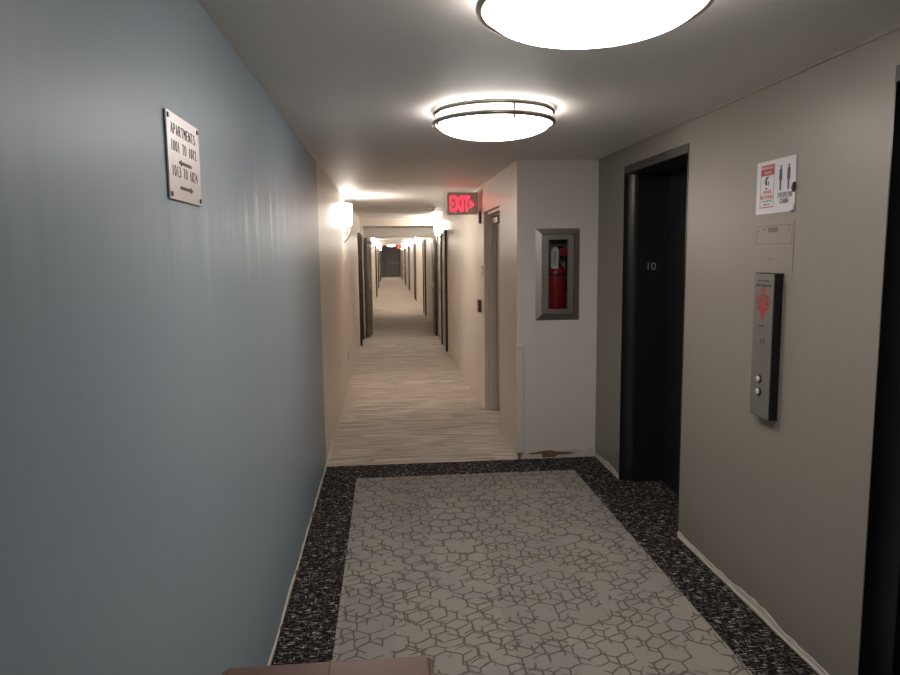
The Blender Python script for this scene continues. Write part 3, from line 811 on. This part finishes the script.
text('red_lettering', 'MASKS', 0.022, fr, -0.072, -0.020, M['paper_pink'], t, lift=0.004, width=0.062, bold=0.0006)
text('red_lettering', 'MUST BE WORN', 0.022, fr, -0.076, -0.043, M['paper_pink'], t, lift=0.004, width=0.098, bold=0.0006)
text('small_lettering', 'BY ALL VISITORS', 0.010, fr, -0.074, -0.060, M['paper_grey'], t, lift=0.004, width=0.078)
text('small_lettering', 'AND STAFF', 0.010, fr, -0.074, -0.074, M['paper_grey'], t, lift=0.004, width=0.05)
for u in (0.030, 0.090):
    b = new(); prism(b, disc(u, 0.0795, 0.0065, 16), fr, 0.004, 0.0045)
    prism(b, [(u-0.008, 0.072), (u+0.008, 0.072), (u+0.011, 0.064), (u+0.012, 0.030), (u+0.007, 0.016), (u+0.0055, -0.022), (u-0.0055, -0.022), (u-0.007, 0.016), (u-0.012, 0.030), (u-0.011, 0.064)], fr, 0.004, 0.0045)
    obj('person_symbol', b, M['paper_blue'], t)
text('black_lettering', '2 PEOPLE PER', 0.029, fr, 0.066, -0.043, M['paper_grey'], t, lift=0.004, width=0.112, bold=0.0009)
text('black_lettering', 'CABIN', 0.029, fr, 0.062, -0.068, M['paper_grey'], t, lift=0.004, width=0.068, bold=0.0009)
fr = fr0
b = new(); prism(b, [(0.134, -0.02), (0.143, 0.002), (0.1545, 0.004), (0.1545, -0.022), (0.146, -0.036)], fr, 0.004, 0.012); obj('black_tape', b, M['black'], t)
b = new(); prism(b, [(0.128, -H2), (W2, -H2+0.03), (W2+0.002, -H2+0.006)], fr, 0.004, 0.010); obj('curled_corner', b, M['paper'], t)

# beige plastic sleeve under it
z0, z1 = 1.597, 1.818; zc = (z0+z1)/2; yc = 2.922
t = thing('plastic_sleeve', 'beige see-through sleeve with faint card, between white notice and call panel', 'sleeve', (XR, yc, zc))
fr = frame((XR, yc, zc), '-x'); W2, H2 = 0.153, (z1-z0)/2
b = new(); prism(b, rect(-W2, -H2, W2, H2), fr, 0, 0.002); obj('sheet', b, M['sleeve'], t)
b = new()
for a in (rect(-0.140, 0.090, 0.140, 0.0925), rect(-0.140, 0.010, 0.140, 0.0125), rect(0.138, 0.010, 0.140, 0.092), rect(-0.140, 0.010, -0.1385, 0.092)): prism(b, a, fr, 0.002, 0.0026)
obj('outline', b, M['sleeve_ink'], t)
b = new()
for q in range(6): prism(b, rect(-0.045+q*0.0135, 0.062, -0.045+q*0.0135+0.0105, 0.084), fr, 0.002, 0.0026)
prism(b, disc(-0.075, 0.076, 0.007), fr, 0.002, 0.0026); prism(b, disc(-0.125, 0.068, 0.005), fr, 0.002, 0.0026)
prism(b, disc(0.118, 0.082, 0.005), fr, 0.002, 0.0026); prism(b, disc(0.118, 0.066, 0.005), fr, 0.002, 0.0026)
prism(b, rect(-0.040, -0.055, 0.010, -0.053), fr, 0.002, 0.0026); prism(b, rect(-0.026, -0.072, -0.0245, -0.040), fr, 0.002, 0.0026)
obj('print', b, M['sleeve_ink'], t)

# ------------------------------------------------------------------ elevator call panel
y0, y1, z0, z1 = 2.832, 2.992, 0.945, 1.592; DP = 0.043
yc, zc = (y0+y1)/2, (z0+z1)/2
t = thing('call_panel', 'tall steel elevator call panel with black sides and two round buttons', 'call panel', (XR, yc, zc))
b = new(); box(b, (XR-DP+0.004, y0, z0), (XR, y1, z1), 0.002); obj('housing', b, M['black'], t)
fr = frame((XR-DP+0.004, yc, zc), '-x'); W2, H2 = (y1-y0)/2, (z1-z0)/2
b = new(); prism(b, rect(-W2+0.004, -H2+0.004, W2-0.002, H2-0.004), fr, 0, 0.004); obj('face_plate', b, M['panel'], t)
text('lettering', 'IN CASE OF FIRE', 0.011, fr, 0, H2-0.034, M['ink'], t, lift=0.004, width=0.085)
text('lettering', 'DO NOT USE ELEVATOR', 0.013, fr, 0, H2-0.055, M['ink'], t, lift=0.004, width=0.125, bold=0.0004)
b = new(); vc = H2-0.128
poly = [(0, 0.085), (0.016, 0.072), (0.020, 0.040), (0.048, 0.034), (0.056, 0.0), (0.048, -0.034), (0.020, -0.05), (0.012, -0.085), (0.0, -0.1),
        (-0.012, -0.085), (-0.020, -0.05), (-0.048, -0.034), (-0.056, 0.0), (-0.048, 0.034), (-0.020, 0.040), (-0.016, 0.072)]
prism(b, [(u, v*0.84+vc) for u, v in poly], fr, 0.004, 0.0046); obj('fire_symbol', b, M['panel_red'], t)
for u, v in ((0, 0.030), (-0.037, -0.005), (0.037, -0.005)):
    b = new(); prism(b, disc(u, v+vc, 0.012, 18, 0.015), fr, 0.0046, 0.0052); obj('symbol_spot', b, M['panel'], t)
    b = new(); prism(b, disc(u, v+vc, 0.006, 14, 0.010), fr, 0.0052, 0.0057); obj('symbol_figure', b, M['ink'], t)
text('lettering', 'PHASE', 0.012, fr, -0.004, H2-0.235, M['ink'], t, lift=0.004, width=0.045)
b = new(); v = H2-0.295
lathe(b, [(0.019, 0.0), (0.019, -0.003), (0.014, -0.005), (0.0, -0.005)], (XR-DP, yc+0.002, zc+v), 'X', 24); obj('key_switch', b, M['panel'], t, smooth=40)
b = new(); prism(b, rect(-0.003, v-0.018, 0.002, v+0.010), fr, 0.009, 0.0095); prism(b, rect(-0.010, v+0.006, 0.006, v+0.010), fr, 0.009, 0.0095); obj('key_slot', b, M['ink'], t)
for zz in (z0+0.175, z0+0.118):
    b = new(); lathe(b, [(0.020, 0.0), (0.020, -0.004), (0.014, -0.006)], (XR-DP, yc+0.004, zz), 'X', 28); bz = obj('button_bezel', b, M['screw'], t, smooth=40)
    b = new(); lathe(b, [(0.0135, -0.004), (0.0135, -0.008), (0.010, -0.010), (0.0, -0.0105)], (XR-DP, yc+0.004, zz), 'X', 28); obj('button', b, M['button'], bz, smooth=40)

# ------------------------------------------------------------------ brown bench at the bottom edge
bx0, bx1, by0, by1, bz = -0.520, 0.113, 1.58, 2.02, 0.456
t = thing('upholstered_bench', 'brown leatherette bench against the blue wall, cut off by the bottom edge', 'bench', ((bx0+bx1)/2, (by0+by1)/2, 0))
b = new(); box(b, (bx0, by0, bz-0.11), (bx1, by1, bz), 0.022)
obj('seat_cushion', b, M['leather'], t, smooth=60)
b = new()
rim = [(bx0+0.02, by0+0.004), (bx1-0.02, by0+0.004), (bx1-0.004, by0+0.02), (bx1-0.004, by1-0.02), (bx1-0.02, by1-0.004), (bx0+0.02, by1-0.004), (bx0+0.004, by1-0.02), (bx0+0.004, by0+0.02), (bx0+0.02, by0+0.004)]
tube(b, [(p[0], p[1], bz-0.012) for p in rim], 0.005, 8); obj('piping', b, M['leather'], t, smooth=60)
b = new(); tube(b, [(-0.2, by0+0.02, bz-0.0005), (-0.2, by1-0.02, bz-0.0005)], 0.0025, 6); obj('seam', b, M['leather'], t)
b = new(); box(b, (bx0+0.01, by0+0.01, 0.12), (bx1-0.01, by1-0.01, bz-0.108), 0.008); obj('base', b, M['leather'], t)
for x in (bx0+0.05, bx1-0.05):
    for y in (by0+0.05, by1-0.05):
        b = new(); lathe(b, [(0.016, 0.004), (0.024, 0.125)], (x, y, 0), 'Z', 16); obj('leg', b, M['wood'], t, smooth=40)

# ------------------------------------------------------------------ world, camera
w = bpy.data.worlds.new('World'); bpy.context.scene.world = w; w.use_nodes = True
w.node_tree.nodes['Background'].inputs[0].default_value = (0.5, 0.45, 0.4, 1)
w.node_tree.nodes['Background'].inputs[1].default_value = 0.02

f, p, yw, r = 690.5447, 0.1201, 0.0897, -0.0116
cy, sy, cp, sp, cr, sr = math.cos(yw), math.sin(yw), math.cos(p), math.sin(p), math.cos(r), math.sin(r)
F = Vector((sy*cp, cy*cp, -sp)); X = Vector((cy, -sy, 0)); U = X.cross(F)
X2 = X*cr+U*sr; U2 = -X*sr+U*cr
cam = bpy.data.cameras.new('camera'); co = bpy.data.objects.new('camera', cam); C.objects.link(co)
co.matrix_world = Matrix(((X2.x, U2.x, -F.x, 0), (X2.y, U2.y, -F.y, 0), (X2.z, U2.z, -F.z, CAMZ), (0, 0, 0, 1)))
cam.sensor_width = 36; cam.lens = f/900*36; cam.clip_start = 0.02; cam.clip_end = 200
S = bpy.context.scene; S.camera = co
S.view_settings.view_transform = 'Standard'; S.view_settings.look = 'None'; S.view_settings.exposure = 0.0; S.view_settings.gamma = 1
S.view_settings.use_curve_mapping = False
